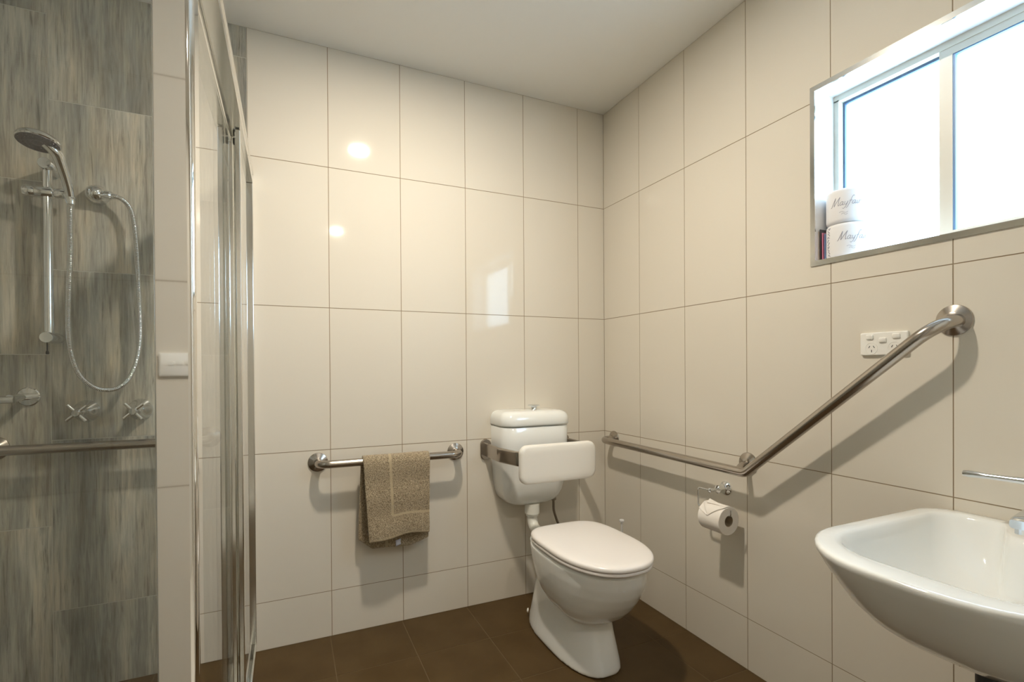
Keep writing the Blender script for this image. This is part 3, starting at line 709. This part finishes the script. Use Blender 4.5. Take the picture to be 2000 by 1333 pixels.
def sill_roll(z0, label, a0, floral):
    t = thing('wrapped_toilet_roll', label, 'toilet paper', (RXc, RYc, z0), 'wrapped toilet rolls on the window sill')
    h = .1065
    prof = [(0, .006), (.018, .004), (.030, .0015), (.045, .0), (.053, .002), (RR-.001, .006), (RR, .012), (RR, h-.012), (RR-.001, h-.006), (.053, h-.002), (.045, h), (.030, h-.0015), (.018, h-.005), (0, h-.007)]
    bm = B(); lathe(bm, prof, (RXc, RYc, z0), (0, 0, 1), 56); obj('wrapper', bm, M['wrap'], t, smooth=60)
    bm = B(); script_on_cyl(bm, 'Mayfair', RXc, RYc, RR+.0001, z0+.052, .026, a0)
    # little flourish under the word
    for k in range(2):
        path = []
        for i in range(9):
            a = a0+.45+.05*i*(1.0-.3*k)+.1*k; path.append((RXc-math.cos(a)*(RR+.0001), RYc-math.sin(a)*(RR+.0001), z0+.030-.006*k+.0025*math.sin(i*.8)))
        tube(bm, path, .0005, 6)
    obj('lettering', bm, M['ink'], t)['label'] = 'thin grey script lettering'
    if floral:
        bm = B()
        for i in range(10):
            a = a0-.62+.05*random.uniform(-1, 1.5); zz = z0+.010+.0095*i
            path = [(RXc-math.cos(a+.05*k)*(RR+.0003), RYc-math.sin(a+.05*k)*(RR+.0003), zz+.004*math.sin(k*1.3+i)) for k in range(4)]
            tube(bm, path, .0011, 6)
        obj('floral_print', bm, M['ink'], t)
sill_roll(SZ, 'paper-wrapped toilet roll on the window sill, lower of the stacked pair', .06, True)
sill_roll(SZ+.1068, 'paper-wrapped toilet roll stacked on top of the other one', -.28, False)
for i, (y, w, h, m_, lb) in enumerate(((-1.1775, .0016, .098, 'beige', 'thin beige sachet at the far left end of the window sill'), (-1.1815, .0012, .104, 'darkchrome', 'thin dark sachet standing upright beside the beige one'),
                                   (-1.1865, .0020, .092, 'pinkink', 'thin pink printed sachet standing in the row of sachets'), (-1.1915, .0018, .088, 'blueink', 'thin blue sachet next to the wrapped toilet rolls'))):
    bm = B(); x0 = .014+.004*i
    n_ = 6; rings = []
    for k in range(n_+1):
        z = SZ+.0003+h*k/n_; th = w*(1+.25*math.sin(PI*k/n_)); ln = .0018*k/n_
        rings.append([(x0, y-th/2+ln*.3, z), (x0+.045, y-th/2+ln*.3, z), (x0+.045, y+th/2+ln*.3, z), (x0, y+th/2+ln*.3, z)])
    loft(bm, rings); tag(obj('paper_sachet', bm, M[m_], smooth=None), lb, 'sachet', 'sachets on the window sill')

# ---------------------------------------------------------------- shower fittings
# slide rail
SX, SYy = -2.293, -.068
t = thing('shower_slide_rail', 'vertical chrome slide rail on the grey shower wall', 'shower rail', (SX, 0, 1.25))
bm = B(); tube(bm, [(SX, SYy, 1.245), (SX, SYy, 1.835)], .0130, 28); obj('rail', bm, M['chrome'], t)
for z in (1.248, 1.828):
    bm = B(); lathe(bm, [(0, .0004), (.019, .0004), (.019, .092), (.017, .095), (0, .095)], (SX, 0, z), (0, -1, 0), 32); obj('wall_bracket', bm, M['chrome'], t)
bm = B(); lathe(bm, [(0, 0), (.0175, 0), (.0185, .002), (.0185, .026), (.0165, .029), (.0165, .031), (.0195, .033), (.0205, .076), (.018, .080), (.015, .082), (.017, .088), (.018, .122), (.016, .126), (0, .126)], (SX-.062, SYy, 1.737), (1, 0, 0), 28)
sl = obj('slider', bm, M['chrome'], t)
bm = B(); tube(bm, [(SX-.002, SYy-.010, 1.232), (SX-.002, SYy-.010, 1.205)], .0022, 10); lathe(bm, [(0, 0), (.004, 0), (.0048, .005), (.003, .012), (0, .014)], (SX-.002, SYy-.010, 1.192), (0, 0, 1), 14); obj('retainer_cord', bm, M['black'], t)
# hand shower
HB = Vector((-2.226, -.092, 1.722)); HC = Vector((-2.268, -.205, 1.858)); HN = Vector((-.053, -.182, -.981)).normalized()
t = thing('hand_shower', 'round chrome hand shower with ribbed hose held on the slide rail', 'shower head', tuple(HB))
bm = B(); lathe(bm, [(0, -.020), (.024, -.020), (.040, -.017), (.051, -.010), (.0555, -.002), (.0555, .004), (.053, .007), (0, .007)], HC, HN, 56); hd = obj('head', bm, M['chrome'], t)
bm = B(); lathe(bm, [(0, .0072), (.0525, .0072), (.0525, .0085), (.043, .0095), (.031, .0088), (.029, .0098), (.018, .0098), (.016, .0088), (.010, .0105), (0, .0105)], HC, HN, 56)
for ring, n_ in ((.047, 26), (.036, 20), (.023, 12), (.007, 4)):
    for k in range(n_):
        a = 2*PI*k/n_; x_, y_, _ = frame_of(HN); lathe(bm, [(0, 0), (.0016, 0), (.0013, .0025), (0, .0028)], HC+(x_*math.cos(a)+y_*math.sin(a))*ring+HN*.009, HN, 6)
obj('spray_face', bm, mat('grey_spray_plate', (.16, .15, .17), .35), hd)
bm = B()
neck = Vector((-2.2345, -.178, 1.838))
path = catmull([HB, HB.lerp(neck, .35)+Vector((.003, .003, 0)), HB.lerp(neck, .72)+Vector((.003, .003, 0)), neck, HC+Vector((.012, .008, .004))], 8)
n_ = len(path); tube(bm, path, [.0115+.0050*min(1, 1.6*i/n_) for i in range(n_)], 24); obj('handle', bm, M['chrome'], t)
bm = B(); tube(bm, [HB+Vector((-.006, 0, .010)), HB+Vector((.001, .001, -.006)), HB+Vector((.002, .002, -.022))], [.0150, .0145, .0115], 20); obj('hose_nut', bm, M['chrome'], t)
hose = [(-2.226, -.090, 1.705), (-2.229, -.085, 1.68), (-2.23, -.083, 1.631), (-2.231, -.081, 1.527), (-2.236, -.079, 1.423), (-2.24, -.077, 1.318), (-2.24, -.075, 1.249), (-2.231, -.074, 1.179), (-2.212, -.072, 1.121), (-2.179, -.07, 1.082), (-2.143, -.068, 1.068), (-2.105, -.066, 1.076), (-2.075, -.064, 1.11), (-2.054, -.062, 1.171), (-2.044, -.06, 1.254), (-2.045, -.058, 1.364), (-2.049, -.056, 1.475), (-2.053, -.055, 1.585), (-2.061, -.053, 1.677), (-2.073, -.051, 1.721), (-2.092, -.049, 1.745), (-2.110, -.047, 1.754), (-2.122, -.045, 1.756)]
hp = catmull(hose, 14); L_ = [0]
for a, b_ in zip(hp, hp[1:]): L_.append(L_[-1]+(b_-a).length)
tot = L_[-1]; step = .0016; path = []; rad = []; j = 0; s = 0; k = 0
while s < tot:
    while L_[j+1] < s: j += 1
    f = (s-L_[j])/(L_[j+1]-L_[j]); path.append(hp[j].lerp(hp[j+1], f)); rad.append(.0086 if k % 3 else .0071); s += step; k += 1
bm = B(); tube(bm, path, rad, 12); obj('hose', bm, M['chrome'], t, smooth=80)
# wall outlet
t = thing('shower_outlet', 'small domed chrome hose outlet on the grey shower wall', 'shower outlet', (-2.176, 0, 1.764))
bm = B(); lathe(bm, [(0, .0004), (.035, .0004), (.0355, .006), (.034, .018), (.028, .034), (.018, .047), (.008, .053), (0, .054)], (-2.176, 0, 1.764), (0, -1, 0), 40); obj('dome', bm, M['chrome'], t)
bm = B(); lathe(bm, [(0, 0), (.012, 0), (.012, .016), (.0155, .018), (.0155, .036), (.011, .040), (.0095, .052), (0, .052)], (-2.162, -.032, 1.761), (.94, -.25, -.1), 24); obj('hose_connector', bm, M['chrome'], t)
# cross-handle taps
def cross_tap(x, z, label):
    t = thing('shower_tap', label, 'tap', (x, 0, z), 'cross-handle shower taps')
    bm = B(); lathe(bm, [(0, .0004), (.039, .0004), (.0395, .004), (.037, .009), (.028, .024), (.019, .040), (.0155, .052), (.0155, .070), (.011, .076), (.010, .09), (0, .09)], (x, 0, z), (0, -1, 0), 40); obj('flange', bm, M['chrome'], t)
    bm = B(); lathe(bm, [(0, .078), (.011, .078), (.0125, .082), (.0125, .106), (.010, .110), (0, .111)], (x, 0, z), (0, -1, 0), 24)
    for k in range(4):
        a = .72+PI/2*k; d = Vector((math.cos(a), 0, math.sin(a))); tube(bm, [Vector((x, -.096, z))+d*.006, Vector((x, -.096, z))+d*.037], .0056, 14)
    obj('cross_handle', bm, M['chrome'], t)
cross_tap(-2.214, .992, 'chrome cross-handle shower tap nearer the slide rail')
cross_tap(-2.057, .992, 'chrome cross-handle shower tap nearer the glass screen')
t = thing('shower_shelf_bar', 'chrome wall bar end with round flange left of the taps', 'bar', (-2.372, 0, 1.048))
bm = B(); lathe(bm, [(0, .0004), (.032, .0004), (.032, .004), (.029, .007), (.012, .008), (.012, .130), (0, .130)], (-2.372, 0, 1.048), (0, -1, 0), 36); obj('post', bm, M['chrome'], t)
bm = B(); tube(bm, [(-2.360, -.130, 1.044), (-2.60, -.130, 1.044)], .0115, 24); obj('bar', bm, M['chrome'], t)
